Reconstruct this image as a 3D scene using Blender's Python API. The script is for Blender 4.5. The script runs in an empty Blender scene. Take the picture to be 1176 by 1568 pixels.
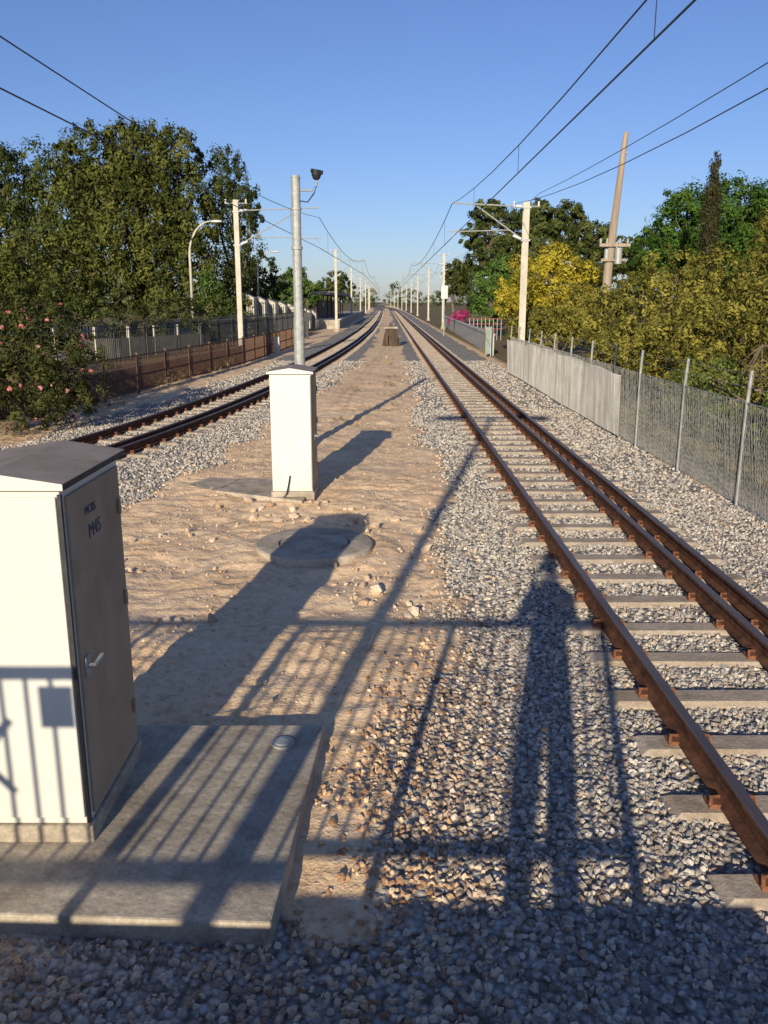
import bpy, bmesh, math, random
import numpy as np
from mathutils import Vector, Matrix
random.seed(4); R = np.random.default_rng(7)
S = bpy.context.scene
COL = S.collection

# ------------------------------------------------------------ helpers
def link(o, parent=None):
    COL.objects.link(o)
    if parent is not None: o.parent = parent
    return o
def empty(name):
    o = bpy.data.objects.new(name, None); o.empty_display_size = .2
    return link(o)

class MB:
    def __init__(s): s.v=[]; s.f=[]; s.m=[]
    def box(s,x0,x1,y0,y1,z0,z1,mi=0):
        n=len(s.v)
        s.v += [(x0,y0,z0),(x1,y0,z0),(x1,y1,z0),(x0,y1,z0),(x0,y0,z1),(x1,y0,z1),(x1,y1,z1),(x0,y1,z1)]
        for q in [(0,3,2,1),(4,5,6,7),(0,1,5,4),(1,2,6,5),(2,3,7,6),(3,0,4,7)]:
            s.f.append(tuple(n+i for i in q)); s.m.append(mi)
    def obox(s,p,q,w,z0,z1,mi=0):
        d=Vector((q[0]-p[0],q[1]-p[1],0)); d.normalize(); t=Vector((-d.y,d.x,0))*w/2
        P=[(p[0]-t.x,p[1]-t.y),(q[0]-t.x,q[1]-t.y),(q[0]+t.x,q[1]+t.y),(p[0]+t.x,p[1]+t.y)]
        s.prism(P,z0,z1,mi)
    def prism(s,P,z0,z1,mi=0,shr=0):
        n=len(s.v);k=len(P)
        cx=sum(a[0] for a in P)/k; cy=sum(a[1] for a in P)/k
        s.v+=[(a[0],a[1],z0) for a in P]+[(a[0]+(cx-a[0])*shr,a[1]+(cy-a[1])*shr,z1) for a in P]
        s.f.append(tuple(n+i for i in reversed(range(k)))); s.m.append(mi)
        s.f.append(tuple(n+k+i for i in range(k))); s.m.append(mi)
        for i in range(k):
            j=(i+1)%k; s.f.append((n+i,n+j,n+k+j,n+k+i)); s.m.append(mi)
    def tube(s,pts,r,n=6,mi=0,caps=True):
        pts=[Vector(p) for p in pts]
        rs=r if isinstance(r,(list,tuple)) else [r]*len(pts)
        b=len(s.v)
        for i,p in enumerate(pts):
            d=(pts[min(i+1,len(pts)-1)]-pts[max(i-1,0)]).normalized()
            a=Vector((0,0,1)) if abs(d.z)<.9 else Vector((1,0,0))
            u=d.cross(a).normalized(); w=d.cross(u)
            for k in range(n):
                t=2*math.pi*k/n
                s.v.append(tuple(p+(u*math.cos(t)+w*math.sin(t))*rs[i]))
        for i in range(len(pts)-1):
            for k in range(n):
                k2=(k+1)%n
                s.f.append((b+i*n+k,b+i*n+k2,b+(i+1)*n+k2,b+(i+1)*n+k)); s.m.append(mi)
        if caps:
            s.f.append(tuple(b+k for k in reversed(range(n)))); s.m.append(mi)
            e=b+(len(pts)-1)*n
            s.f.append(tuple(e+k for k in range(n))); s.m.append(mi)
    def ell(s,c,r,mi=0,nu=12,nv=8):
        n=len(s.v)
        for j in range(nv+1):
            th=math.pi*j/nv
            for i in range(nu):
                ph=2*math.pi*i/nu
                s.v.append((c[0]+r[0]*math.sin(th)*math.cos(ph),c[1]+r[1]*math.sin(th)*math.sin(ph),c[2]+r[2]*math.cos(th)))
        for j in range(nv):
            for i in range(nu):
                i2=(i+1)%nu
                s.f.append((n+j*nu+i,n+(j+1)*nu+i,n+(j+1)*nu+i2,n+j*nu+i2)); s.m.append(mi)
    def obj(s,name,mats,parent=None,smooth=False,bevel=0):
        me=bpy.data.meshes.new(name); me.from_pydata(s.v,[],s.f)
        for m in mats: me.materials.append(m)
        me.polygons.foreach_set('material_index',s.m)
        me.polygons.foreach_set('use_smooth',[smooth]*len(s.f))
        me.update()
        o=link(bpy.data.objects.new(name,me),parent)
        if bevel:
            b=o.modifiers.new('b','BEVEL'); b.width=bevel; b.segments=2; b.limit_method='ANGLE'
        return o

def npmesh(name,V,F,mat,attrs=None,parent=None,smooth=False):
    k=F.shape[1]; me=bpy.data.meshes.new(name)
    me.vertices.add(len(V)); me.vertices.foreach_set('co',np.ascontiguousarray(V,dtype=np.float32).ravel())
    me.loops.add(F.size); me.loops.foreach_set('vertex_index',np.ascontiguousarray(F,dtype=np.int32).ravel())
    me.polygons.add(len(F)); me.polygons.foreach_set('loop_start',np.arange(0,F.size,k,dtype=np.int32))
    me.polygons.foreach_set('loop_total',np.full(len(F),k,dtype=np.int32))
    me.polygons.foreach_set('use_smooth',np.full(len(F),smooth,dtype=bool))
    me.update(calc_edges=True)
    for a,val in (attrs or {}).items():
        at=me.attributes.new(a,'FLOAT','POINT'); at.data.foreach_set('value',np.ascontiguousarray(val,dtype=np.float32))
    me.materials.append(mat)
    return link(bpy.data.objects.new(name,me),parent)

# ------------------------------------------------------------ materials
def newmat(name):
    m=bpy.data.materials.new(name); m.use_nodes=True
    nt=m.node_tree; b=nt.nodes['Principled BSDF']
    return m,nt,b
def N(nt,t,**k):
    n=nt.nodes.new(t)
    for a,v in k.items():
        if a in n.inputs: n.inputs[a].default_value=v
        else: setattr(n,a,v)
    return n
def ramp(nt,fac,stops):
    r=nt.nodes.new('ShaderNodeValToRGB'); e=r.color_ramp.elements
    while len(e)<len(stops): e.new(.5)
    for i,(p,c) in enumerate(stops):
        e[i].position=p; e[i].color=(*c,1)
    nt.links.new(fac,r.inputs[0]); return r.outputs[0]
def mix(nt,f,a,b,mode='MIX'):
    m=nt.nodes.new('ShaderNodeMix'); m.data_type='RGBA'; m.blend_type=mode
    for s,v in ((m.inputs[0],f),(m.inputs[6],a),(m.inputs[7],b)):
        if hasattr(v,'is_linked'): nt.links.new(v,s)
        elif isinstance(v,(int,float)): s.default_value=v
        else: s.default_value=(*v,1)
    return m.outputs[2]
def math_(nt,op,a,b=0.0):
    m=nt.nodes.new('ShaderNodeMath'); m.operation=op
    for i,v in enumerate((a,b)):
        if hasattr(v,'is_linked'): nt.links.new(v,m.inputs[i])
        else: m.inputs[i].default_value=v
    return m.outputs[0]
def noise(nt,scale,detail=4,rough=.6,stretch=None):
    tc=nt.nodes.new('ShaderNodeTexCoord'); n=N(nt,'ShaderNodeTexNoise',Scale=scale,Detail=detail,Roughness=rough)
    if stretch:
        mp=nt.nodes.new('ShaderNodeMapping'); mp.inputs['Scale'].default_value=stretch
        nt.links.new(tc.outputs['Object'],mp.inputs[0]); nt.links.new(mp.outputs[0],n.inputs['Vector'])
    else: nt.links.new(tc.outputs['Object'],n.inputs['Vector'])
    return n.outputs[0]
def bump(nt,b,h,st=.3,dist=.02,prev=None):
    n=N(nt,'ShaderNodeBump',Strength=st,Distance=dist); nt.links.new(h,n.inputs['Height'])
    if prev is not None: nt.links.new(prev,n.inputs['Normal'])
    if b is not None: nt.links.new(n.outputs[0],b.inputs['Normal'])
    return n.outputs[0]
def M(name,c1,c2,scale=8,rough=.7,bs=.15,metal=0,stretch=None,c3=None,dist=.01,spec=.3,stain=None,grain=.25):
    m,nt,b=newmat(name); f=noise(nt,scale,3,.65,stretch)
    st=[(.32,c1),(.66,c2)]
    if c3: st=[(.28,c1),(.55,c2),(.74,c3)]
    col=ramp(nt,f,st)
    if stain:
        s=ramp(nt,noise(nt,1.7,5,.7),[(.45,(0,0,0)),(.68,(1,1,1))])
        col=mix(nt,math_(nt,'MULTIPLY',s,.55),col,stain)
        if grain: col=mix(nt,grain,col,ramp(nt,noise(nt,55,2,.7),[(.35,(.25,.25,.25)),(.65,(.8,.8,.8))]),'OVERLAY')
    nt.links.new(col,b.inputs['Base Color']); b.inputs['Roughness'].default_value=rough; b.inputs['Metallic'].default_value=metal
    b.inputs['Specular IOR Level'].default_value=spec
    if bs>.1: bump(nt,b,noise(nt,scale*6,2,.6,stretch),bs,dist)
    return m
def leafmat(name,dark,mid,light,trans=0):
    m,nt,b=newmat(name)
    a=N(nt,'ShaderNodeAttribute',attribute_name='tone')
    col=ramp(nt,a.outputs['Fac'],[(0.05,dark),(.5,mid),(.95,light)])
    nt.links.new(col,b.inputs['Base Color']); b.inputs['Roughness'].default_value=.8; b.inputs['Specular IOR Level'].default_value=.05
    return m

m_white=M('cabinet_paint',(.68,.645,.56),(.76,.725,.635),1.6,.42,.05,c3=(.72,.685,.595),stretch=(1,1,.35),spec=.35)
m_lid=M('lid_paint',(.27,.22,.18),(.38,.32,.27),4,.8,.05,spec=.05)
m_dark=M('dark_seam',(.03,.03,.03),(.06,.06,.06),9,.6,0)
m_side_shade=M('cabinet_side_shade',(.42,.31,.20),(.52,.39,.265),2,.8,.05,stretch=(1,1,.35),stain=(.33,.235,.15),spec=.08,grain=0)  # cabinet paint darkened to brown: the side's shade is put into the colour
m_conc=M('concrete',(.30,.25,.19),(.54,.46,.35),3.5,.9,.5,c3=(.42,.35,.27),stain=(.21,.165,.12),spec=.05)
m_conc2=M('sleeper_concrete',(.31,.25,.185),(.50,.41,.31),6,.9,.4,c3=(.39,.31,.23),stain=(.28,.19,.12),spec=.05)
m_galv=M('galvanised_steel',(.32,.33,.31),(.48,.48,.44),12,.55,.05,metal=.25)
m_mast=M('mast_paint',(.50,.45,.35),(.64,.58,.46),3,.6,.05)
m_rust=M('rail_rust',(.070,.034,.022),(.175,.082,.047),9,.85,.3,spec=.1)
m_head=M('rail_head_steel',(.11,.08,.07),(.20,.15,.13),5,.4,.02,metal=.5,stretch=(1,.1,1))
m_clip=M('fastener_rust',(.16,.065,.035),(.30,.125,.06),30,.8,.2)
m_wire=M('wire_dark',(.03,.03,.03),(.06,.06,.06),5,.5,0)
m_fdark=M('dark_steel',(.025,.03,.032),(.06,.06,.06),8,.5,0)
m_brown=M('brown_fence_paint',(.10,.05,.03),(.19,.10,.06),8,.7,.1)
m_link=M('fence_wire',(.24,.24,.21),(.36,.355,.32),6,.5,0,metal=.2)
m_post=M('fence_post',(.28,.28,.25),(.42,.41,.37),6,.6,0,metal=.2)
m_bark=M('bark',(.10,.075,.055),(.22,.17,.13),5,.9,.6,stretch=(1,1,.25))
m_wood=M('weathered_wood',(.28,.21,.15),(.48,.38,.28),4,.9,.4,stretch=(1,1,.1))
m_asph=M('asphalt',(.045,.045,.045),(.08,.078,.075),20,.9,.3)
m_teal=M('pale_green_board',(.20,.27,.26),(.27,.34,.32),4,.5,.05)
m_rubber=M('black_plastic',(.012,.012,.014),(.03,.03,.03),6,.35,0)
m_lamp=M('lamp_glass',(.6,.62,.62),(.75,.76,.76),5,.2,0)
m_red=M('maroon_paint',(.22,.03,.04),(.32,.05,.06),5,.5,0)
m_yel=M('yellow_paint',(.45,.32,.04),(.55,.40,.06),5,.5,0)

# ------------------------------------------------------------ layout functions
RL=1.86; OFF=(0,1.02,1.31)
def far_bend(y): return -np.where(y>200,((y-200)/150.)**2*1.6,0)
def xr(y): return RL+far_bend(np.asarray(y,float))
_ly=[-30,0,5,10,13.6,18,24,31,43,57,80,120,900]
_lx=[-17,-10.3,-8.5,-7.05,-6.2,-5.42,-4.75,-4.2,-3.58,-3.1,-2.65,-2.35,-2.3]
def _smooth_table():
    yy=np.arange(-30,900,1.0); xx=np.interp(yy,_ly,_lx)
    for _ in range(3):
        k=np.ones(5)/5; p=np.pad(xx,2,mode='edge'); xx=np.convolve(p,k,'valid')
    return yy,xx
_TY,_TX=_smooth_table()
def xl(y): 
    y=np.asarray(y,float); return np.interp(y,_TY,_TX)+far_bend(y)
lat={}
def vnoise(x,y,s,seed=0):
    if seed not in lat: lat[seed]=np.random.default_rng(100+seed).random((256,256))
    L=lat[seed]; X=np.asarray(x)/s; Y=np.asarray(y)/s
    xi=np.floor(X).astype(int); yi=np.floor(Y).astype(int); fx=X-xi; fy=Y-yi
    fx=fx*fx*(3-2*fx); fy=fy*fy*(3-2*fy)
    a=L[xi%256,yi%256]; b=L[(xi+1)%256,yi%256]; c=L[xi%256,(yi+1)%256]; d=L[(xi+1)%256,(yi+1)%256]
    return (a*(1-fx)+b*fx)*(1-fy)+(c*(1-fx)+d*fx)*fy
def sst(t): t=np.clip(t,0,1); return t*t*(3-2*t)
def bal(x,y):
    n=(vnoise(x,y,.9,1)-.5)*.6+(vnoise(x,y,.25,2)-.5)*.3
    er=np.interp(y,[0,3.6,5,6.5,8.5,30,60],[-.25,-.12,.18,.42,.62,.75,.9]); wd=np.interp(y,[3,6.5,9],[1.25,.8,.35])
    a=sst((x-er+n)/wd+.5)*sst((5.0+far_bend(y)-x+n*.5)/.3)
    el=np.interp(y,[0,8,11,19,37,60],[-5,-3.9,-3.3,-2.45,-1.25,-.7])
    ll=xl(y)-1.5
    b=sst((el-x+n)/.45+.5)*sst((x-ll+n)/.4+.5)
    c=sst((3.45-y+n*.8)/.4)*np.clip(.74+(x+.6)*.18+n*1.1,.25,.95)
    d=sst((y-45)/30)*.35*(x>ll)*(x<5)
    return np.maximum(np.maximum(a,b),np.maximum(c,d))
def gz(x,y):
    b=bal(x,y); f=np.clip((60-y)/30,0,1)*(np.abs(x)<13)
    z=(vnoise(x,y,1.6,3)-.5)*.07+(vnoise(x,y,.45,4)-.5)*.06+(np.abs(vnoise(x,y,.19,5)-.5))*-.06+(vnoise(x,y,.10,8)-.5)*.024+.012
    pil=np.exp(-(((x+.8)**2+(y-9.1)**2)**.5-.76)**2/.03)*.045
    zb=(vnoise(x,y,.6,6)-.5)*.02-.012
    return (z*(1-b)+zb*b+pil*(1-b))*f

# ------------------------------------------------------------ ground
def gm():
    m,nt,b=newmat('ground_dirt_and_ballast')
    tc=nt.nodes.new('ShaderNodeTexCoord'); ob=tc.outputs['Object']
    ab=N(nt,'ShaderNodeAttribute',attribute_name='bal').outputs['Fac']
    av=N(nt,'ShaderNodeAttribute',attribute_name='veg').outputs['Fac']
    n1=noise(nt,.9,3,.65); n2=noise(nt,14,3,.7); n3=noise(nt,60,1,.6); n4=noise(nt,5,4,.75)
    dirt=ramp(nt,n1,[(.3,(.72,.46,.24)),(.5,(.88,.61,.36)),(.7,(.95,.72,.46))])
    dirt=mix(nt,.5,dirt,ramp(nt,n2,[(.3,(.50,.31,.17)),(.5,(.88,.62,.38)),(.75,(.97,.80,.58))]))
    dirt=mix(nt,ramp(nt,n4,[(.54,(0,0,0)),(.70,(.55,.55,.55))]),dirt,(.44,.275,.155))
    v=N(nt,'ShaderNodeTexVoronoi',Scale=24.0); nt.links.new(ob,v.inputs['Vector'])
    sep=nt.nodes.new('ShaderNodeSeparateColor'); nt.links.new(v.outputs['Color'],sep.inputs[0])
    st=ramp(nt,sep.outputs[0],[(0,(.30,.275,.24)),(.4,(.45,.415,.365)),(.7,(.58,.53,.46)),(1,(.70,.645,.56))])
    st=mix(nt,ramp(nt,v.outputs['Distance'],[(.3,(0,0,0)),(.8,(1,1,1))]),st,(.16,.13,.10))
    dry=ramp(nt,noise(nt,2.5,3,.7),[(.35,(.12,.10,.05)),(.55,(.27,.20,.11)),(.7,(.10,.11,.045))])
    mk=math_(nt,'ADD',ab,math_(nt,'MULTIPLY',math_(nt,'SUBTRACT',n2,.5),.8))
    mk=ramp(nt,mk,[(.50,(0,0,0)),(.75,(1,1,1))])
    c=mix(nt,mk,dirt,st); c=mix(nt,av,c,dry)
    nt.links.new(c,b.inputs['Base Color']); b.inputs['Roughness'].default_value=.95; b.inputs['Specular IOR Level'].default_value=.05
    h=math_(nt,'MULTIPLY',v.outputs['Distance'],-1.0)
    h=math_(nt,'MULTIPLY',h,mk)
    hh=math_(nt,'ADD',math_(nt,'MULTIPLY',h,.03),math_(nt,'MULTIPLY',n4,.026))
    hh=math_(nt,'ADD',hh,math_(nt,'MULTIPLY',n2,.015)); hh=math_(nt,'ADD',hh,math_(nt,'MULTIPLY',n3,.003))
    bump(nt,b,hh,.85,1.0)
    return m
xs=np.concatenate([[-3000,-1500,-700,-350,-180,-100,-60,-40,-28,-20,-16,-13,-11,-9],np.arange(-7.5,2.4,.05),np.arange(2.4,8,.12),[8.5,9,10,12,15,20,28,40,60,100,180,350,700,1500,3000]])
ys=np.concatenate([[-300,-60,-10,-3,0],np.arange(1,13,.05),np.arange(13,24,.1),np.arange(24,45,.25),45*1.04**np.arange(0,108)])
GX,GY=np.meshgrid(xs,ys); gx=GX.ravel(); gy=GY.ravel()
ZZ=gz(gx,gy); nx=len(xs); ny=len(ys)
I=np.arange(nx*ny).reshape(ny,nx)
F=np.stack([I[:-1,:-1],I[:-1,1:],I[1:,1:],I[1:,:-1]],-1).reshape(-1,4)
lf=np.interp(gy,[0,22.5,44,62,90],[-12,-8.2,-6.4,-6,-6])
veg=np.clip(np.maximum(sst((gx-4.9)/.6),sst((lf-gx)/.8)),0,1)
npmesh('ground',np.stack([gx,gy,ZZ],-1),F,gm(),{'bal':bal(gx,gy)*(1-veg),'veg':veg},smooth=True)

# ------------------------------------------------------------ tracks
SE=.31
def track(name,fx,ys0,ys1):
    root=empty(name)
    yy=[ys0]
    while yy[-1]<ys1: yy.append(yy[-1]+(1.0 if yy[-1]<90 else 6))
    yy=np.array(yy); prof=[(-.068,.0),(-.068,.012),(-.012,.028),(-.010,.105),(-.034,.115),(-.034,.140),(-.027,.148),(.027,.148),(.034,.140),(.034,.115),(.010,.105),(.012,.028),(.068,.012),(.068,.0)]
    for j,o in enumerate(OFF):
        mb=MB(); k=len(prof); x=fx(yy)+o
        for a,b in zip(x,yy):
            for p in prof: mb.v.append((a+p[0],b,.03+p[1]))
        for i in range(len(yy)-1):
            for q in range(k-1):
                mb.f.append((i*k+q,(i+1)*k+q,(i+1)*k+q+1,i*k+q+1)); mb.m.append(1 if q in (5,6,7) else 0)
        mb.f.append(tuple(range(k))); mb.m.append(0)
        mb.obj('rail_%d'%(j+1),[m_rust,m_head],root)
    sl=MB(); cl=MB(); y=ys0+.3
    while y<min(ys1,260):
        x0=float(fx(y)); sp=float(fx(y+.5)-fx(y-.5))
        a=x0-SE+random.uniform(-.03,.03); b=x0+1.31+.40+random.uniform(-.03,.03)
        yy_=y+random.uniform(-.02,.02); dz=random.uniform(-.016,.0)
        def P(t,dy): return (t-dy*sp, yy_+dy-(t-x0-.65)*sp)
        rot=random.uniform(-.014,.014)
        pts=[P(a,-.115-rot),P(b,-.115+rot),P(b,.115+rot),P(a,.115-rot)]
        n=len(sl.v)
        top=[P(a+.05,-.085-rot),P(b-.05,-.085+rot),P(b-.05,.085+rot),P(a+.05,.085-rot)]
        sl.v+=[(p[0],p[1],-.15) for p in pts]+[(p[0],p[1],.004+dz) for p in pts]+[(p[0],p[1],.029+dz*.5) for p in top]
        for lo in (0,4):
            for i in range(4):
                j=(i+1)%4; sl.f.append((n+lo+i,n+lo+j,n+lo+4+j,n+lo+4+i)); sl.m.append(0)
        sl.f.append((n+8,n+9,n+10,n+11)); sl.m.append(0)
        if y<60:
            for o in OFF:
                for sgn in (-1,1):
                    if 1<o<1.2 and sgn==1: continue
                    c=x0+o+sgn*.095; yc=yy_-(o-.65)*sp
                    cl.box(c-.03,c+.03,yc-.045,yc+.045,.022,.052)
                    if y<25:
                        cl.tube([(c+.03*sgn,yc-.05,.05),(c+.02*sgn,yc-.02,.085),(c-.03*sgn,yc,.075),(c-.045*sgn,yc+.03,.052)],.011,5)
        y+=.66
    sl.obj('sleepers',[m_conc2],root); cl.obj('fasteners',[m_clip],root)
track('railway_track',xr,.5,700)
track('railway_track',xl,3,700)

# ------------------------------------------------------------ stones
def ico():
    bm=bmesh.new(); bmesh.ops.create_icosphere(bm,subdivisions=1,radius=1)
    v=np.array([x.co[:] for x in bm.verts]); f=np.array([[q.index for q in t.verts] for t in bm.faces]); bm.free(); return v,f
IV,IF=ico()
VAR=[]
for i in range(20):
    v=IV*(1+R.uniform(-.42,.34,(12,1)))*np.array([1,R.uniform(.55,.95),R.uniform(.45,.8)]); VAR.append(v)
VAR=np.array(VAR)
def stones(x,y,r,zoff,tone,brn,name,mat,parent=None,flat=.8):
    n=len(x); vi=R.integers(0,20,n); V=VAR[vi]*r[:,None,None]
    q=R.normal(size=(n,4)); q[:,1:3]*=flat; q/=np.linalg.norm(q,axis=1)[:,None]
    w,a,b,c=q.T
    Rm=np.stack([1-2*(b*b+c*c),2*(a*b-c*w),2*(a*c+b*w),2*(a*b+c*w),1-2*(a*a+c*c),2*(b*c-a*w),2*(a*c-b*w),2*(b*c+a*w),1-2*(a*a+b*b)],-1).reshape(n,3,3)
    V=np.einsum('nij,nkj->nki',Rm,V)
    V[:,:,0]+=x[:,None]; V[:,:,1]+=y[:,None]; V[:,:,2]+=(gz(x,y)+zoff)[:,None]
    F=(IF[None]+12*np.arange(n)[:,None,None]).reshape(-1,3)
    return npmesh(name,V.reshape(-1,3),F,mat,{'tone':np.repeat(tone,12),'brn':np.repeat(brn,12)},parent)
def sm():
    m,nt,b=newmat('ballast_stone')
    a=N(nt,'ShaderNodeAttribute',attribute_name='tone').outputs['Fac']; br=N(nt,'ShaderNodeAttribute',attribute_name='brn').outputs['Fac']
    gcol=ramp(nt,a,[(0,(.22,.205,.185)),(.3,(.36,.335,.30)),(.75,(.50,.465,.41)),(1,(.66,.61,.535))])
    bc=ramp(nt,a,[(0,(.34,.18,.095)),(.4,(.56,.37,.22)),(1,(.82,.63,.42))])
    c=mix(nt,br,gcol,bc)
    c=mix(nt,.35,c,ramp(nt,noise(nt,70,1,.7),[(.3,(.2,.2,.2)),(.7,(.8,.8,.78))]),'OVERLAY')
    nt.links.new(c,b.inputs['Base Color']); b.inputs['Roughness'].default_value=.95; b.inputs['Specular IOR Level'].default_value=.05
    return m
m_stone=sm()
def scatter(y0,y1,x0,x1,dens):
    n=int((y1-y0)*(x1-x0)*dens)
    x=R.uniform(x0,x1,n); y=R.uniform(y0,y1,n)
    keep=(np.abs(x)<.50*y+1.4)
    keep&=~((x>-3.2)&(x<-.44+(y-3.1)*.05)&(y>3.12)&(y<4.87))
    keep&=~((x+.8)**2+(y-9.1)**2<.66**2)
    keep&=~((x>-1.75)&(x<-1.0)&(y>11.4)&(y<12.4))
    for fx,s0 in ((xr,.8),(xl,3.3)):
        xx=fx(y); sp=fx(y+.5)-fx(y-.5)
        ph=np.abs((y+(x-xx-.65)*sp-s0+.33)%.66-.33)
        inn=(x>xx-SE+.04)&(x<xx+1.31+.36)
        keep&=~(inn&(ph<.092)&(R.random(n)<.84))
        for o in OFF: keep&=~(np.abs(x-xx-o)<.085)
    return x[keep],y[keep]
roots=empty('ballast_gravel')
for (y0,y1,x0,x1,dens,r0,r1) in [(1.3,6.5,-4.2,4.9,1080,.010,.027),(6.5,12,-7.5,4.8,600,.013,.028),(12,22,-9,4.8,250,.020,.033),(22,40,-6.5,4.8,75,.028,.042)]:
    x,y=scatter(y0,y1,x0,x1,dens); b=bal(x,y)
    k=R.random(len(x))<b**1.3; x=x[k];y=y[k];b=b[k]
    r=r0+(r1-r0)*R.random(len(x))**.9
    brn=np.clip(R.random(len(x))**2*.35+(R.random(len(x))<.06)*.6+(1-b)*.8+ .6*np.exp(-((x+.1)/.75)**2)*(y<6.5)+.4*(x<-.9)*(y<3.6)*(vnoise(x,y,.7,12)>.45),0,1)
    stones(x,y,r,r*.28-.002,R.random(len(x)),brn,'ballast_stones',m_stone,roots)
rr=empty('dirt_rubble')
x,y=scatter(1.5,24,-7,1.8,120); b=bal(x,y); k=(R.random(len(x))<(1-b))&(R.random(len(x))<vnoise(x,y,.8,9)**1.8*1.5)
x=x[k];y=y[k]; r=.004+.015*R.random(len(x))**2.8
stones(x,y,r,r*.2,R.uniform(.2,1,len(x)),np.full(len(x),.95),'pebbles',m_stone,rr)
cx=np.array([-.2,.05,-1.9,-1.3,-.1,.3,-2.2,-1.0,-1.8,-.6,-1.15,-2.4,.1,-.45,-2.6,-.1])
cy=np.array([8.3,7.6,7.1,10.6,9.7,8.8,8.6,5.6,9.9,10.9,11.0,11.3,7.2,10.4,9.6,8.0])
nn=len(cx)*14
x=np.repeat(cx,14)+R.normal(0,.30,nn); y=np.repeat(cy,14)+R.normal(0,.30,nn)
k=~(((x+.8)**2+(y-9.1)**2<.70**2)|((x<-.4)&(y<4.95))); x=x[k];y=y[k]; r=.012+.068*R.random(len(x))**3.2
stones(x,y,r,r*.3,R.uniform(.3,.95,len(x)),np.clip(R.uniform(.5,1,len(x)),0,1),'rubble_stones',m_stone,rr)

# ------------------------------------------------------------ cabinets
def cabinet(x0,x1,y0,y1,z0,z1,cable=False,label=False):
    root=empty('electrical_cabinet')
    b=MB(); b.box(x0+.02,x1-.02,y0+.02,y1-.02,z0+.09,z1,0); b.obj('body',[m_white],root,bevel=.006)
    sd=MB(); sd.box(x1-.022,x1-.006,y0+.07,y1-.05,z0+.12,z1-.04,0); sd.obj('side_panel',[m_side_shade],root,bevel=.004)
    d=MB(); d.box(x0+.035,x1-.035,y0+.004,y0+.018,z0+.13,z1-.03,0); d.obj('front_door',[m_white],root,bevel=.004)
    s=MB(); s.box(x1-.028,x1-.012,y0+.008,y0+.030,z0+.10,z1-.02,0); s.obj('door_seal',[m_dark],root)
    p=MB(); p.box(x0,x1,y0,y1,z0-.03,z0+.088,0); p.obj('plinth',[m_conc],root,bevel=.008)
    a=.035; xa,xb,ya,yb=x0-a+.02,x1+a-.02,y0-a+.01,y1+a; xm=(x0+x1)/2; zt=z1+.035; zp=z1+.085
    r=MB(); r.v=[(xa,ya,z1+.004),(xb,ya,z1+.004),(xb,yb,z1+.004),(xa,yb,z1+.004),(xa,ya,zt),(xm,ya,zp),(xb,ya,zt),(xb,yb,zt),(xm,yb,zp),(xa,yb,zt)]
    r.f=[(3,2,1,0),(0,1,6,5,4),(2,3,9,8,7),(1,2,7,6),(3,0,4,9),(4,5,8,9),(5,6,7,8)]; r.m=[1,0,0,2,2,1,1]
    r.obj('gabled_lid',[m_white,m_lid,m_dark],root,bevel=.004)
    h=MB(); yh=y0+.12; zh=z0+(z1-z0)*.50
    h.box(x1-.006,x1+.006,yh-.03,yh+.03,zh-.05,zh+.05); h.tube([(x1,yh,zh),(x1+.035,yh,zh),(x1+.04,yh+.10,zh+.012)],.011,8)
    h.obj('handle',[m_galv],root,smooth=False)
    hg=MB()
    for z in (z0+.35,z0+1.0,z1-.25): hg.tube([(x1+.004,y1-.10,z-.04),(x1+.004,y1-.10,z+.04)],.010,8)
    hg.obj('hinges',[m_side_shade],root)
    if cable:
        c=MB(); cxx=x0+(x1-x0)*.45
        c.tube([(cxx,y0-.02,z0+.32),(cxx-.02,y0-.03,z0+.2),(cxx-.05,y0-.04,z0+.07),(cxx-.09,y0-.05,z0+.02)],.010,6)
        c.obj('loose_cable',[m_rubber],root)
    if label:
        ink=M('marker_ink',(.04,.05,.13),(.07,.08,.18),20,.6,0)
        for t,yy,zz,s in (('M45',y0+.30,z1-.30,.10),('MCBS',y0+.27,z1-.18,.06)):
            cu=bpy.data.curves.new('label','FONT'); cu.body=t; cu.size=s; cu.extrude=.0008
            cu.materials.append(ink)
            o=link(bpy.data.objects.new('label_text',cu),root); o.location=(x1-.0035,yy,zz); o.rotation_euler=(math.pi/2,0,math.pi/2)
cabinet(-2.05,-1.43,3.66,4.52,.10,1.86,label=True)
cabinet(-1.60,-1.00,11.55,12.3,.02,1.72,cable=True)

sb=MB(); sb.prism([(-3.2,3.22),(-.49,3.10),(-.385,4.86),(-3.2,4.84)],-.1,.10)
sb.obj('concrete_slab',[m_conc],bevel=.012)
cv=MB(); cv.tube([(-.62,4.62,.098),(-.62,4.62,.112)],.07,20); cv.tube([(-.62,4.62,.112),(-.62,4.62,.117)],.045,16); cv.obj('valve_cover',[m_galv])
pv=MB(); pv.prism([(-2.45,11.95),(-1.15,11.3),(-1.0,12.5),(-2.2,12.9)],-.05,.035)
pv.prism([(-2.95,12.35),(-2.5,12.0),(-2.25,12.85),(-2.75,12.95)],-.05,.028); pv.obj('paving_slabs',[m_conc],bevel=.008)
mh=MB(); n=48
def ring(r,z): return [(-.8+r*math.cos(2*math.pi*i/n),9.1+r*math.sin(2*math.pi*i/n),z) for i in range(n)]
rs=[(.66,-.08),(.65,.070),(.63,.080),(.40,.080),(.395,.062),(.375,.062),(.37,.082),(.05,.085)]
for r_,z_ in rs: mh.v+=ring(r_,z_)
for j in range(len(rs)-1):
    for i in range(n): mh.f.append((j*n+i,j*n+(i+1)%n,(j+1)*n+(i+1)%n,(j+1)*n+i)); mh.m.append(1 if j in(4,) else 0)
mh.f.append(tuple((len(rs)-1)*n+i for i in range(n))); mh.m.append(0)
mh.obj('manhole_cover',[m_conc,m_dark])

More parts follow.
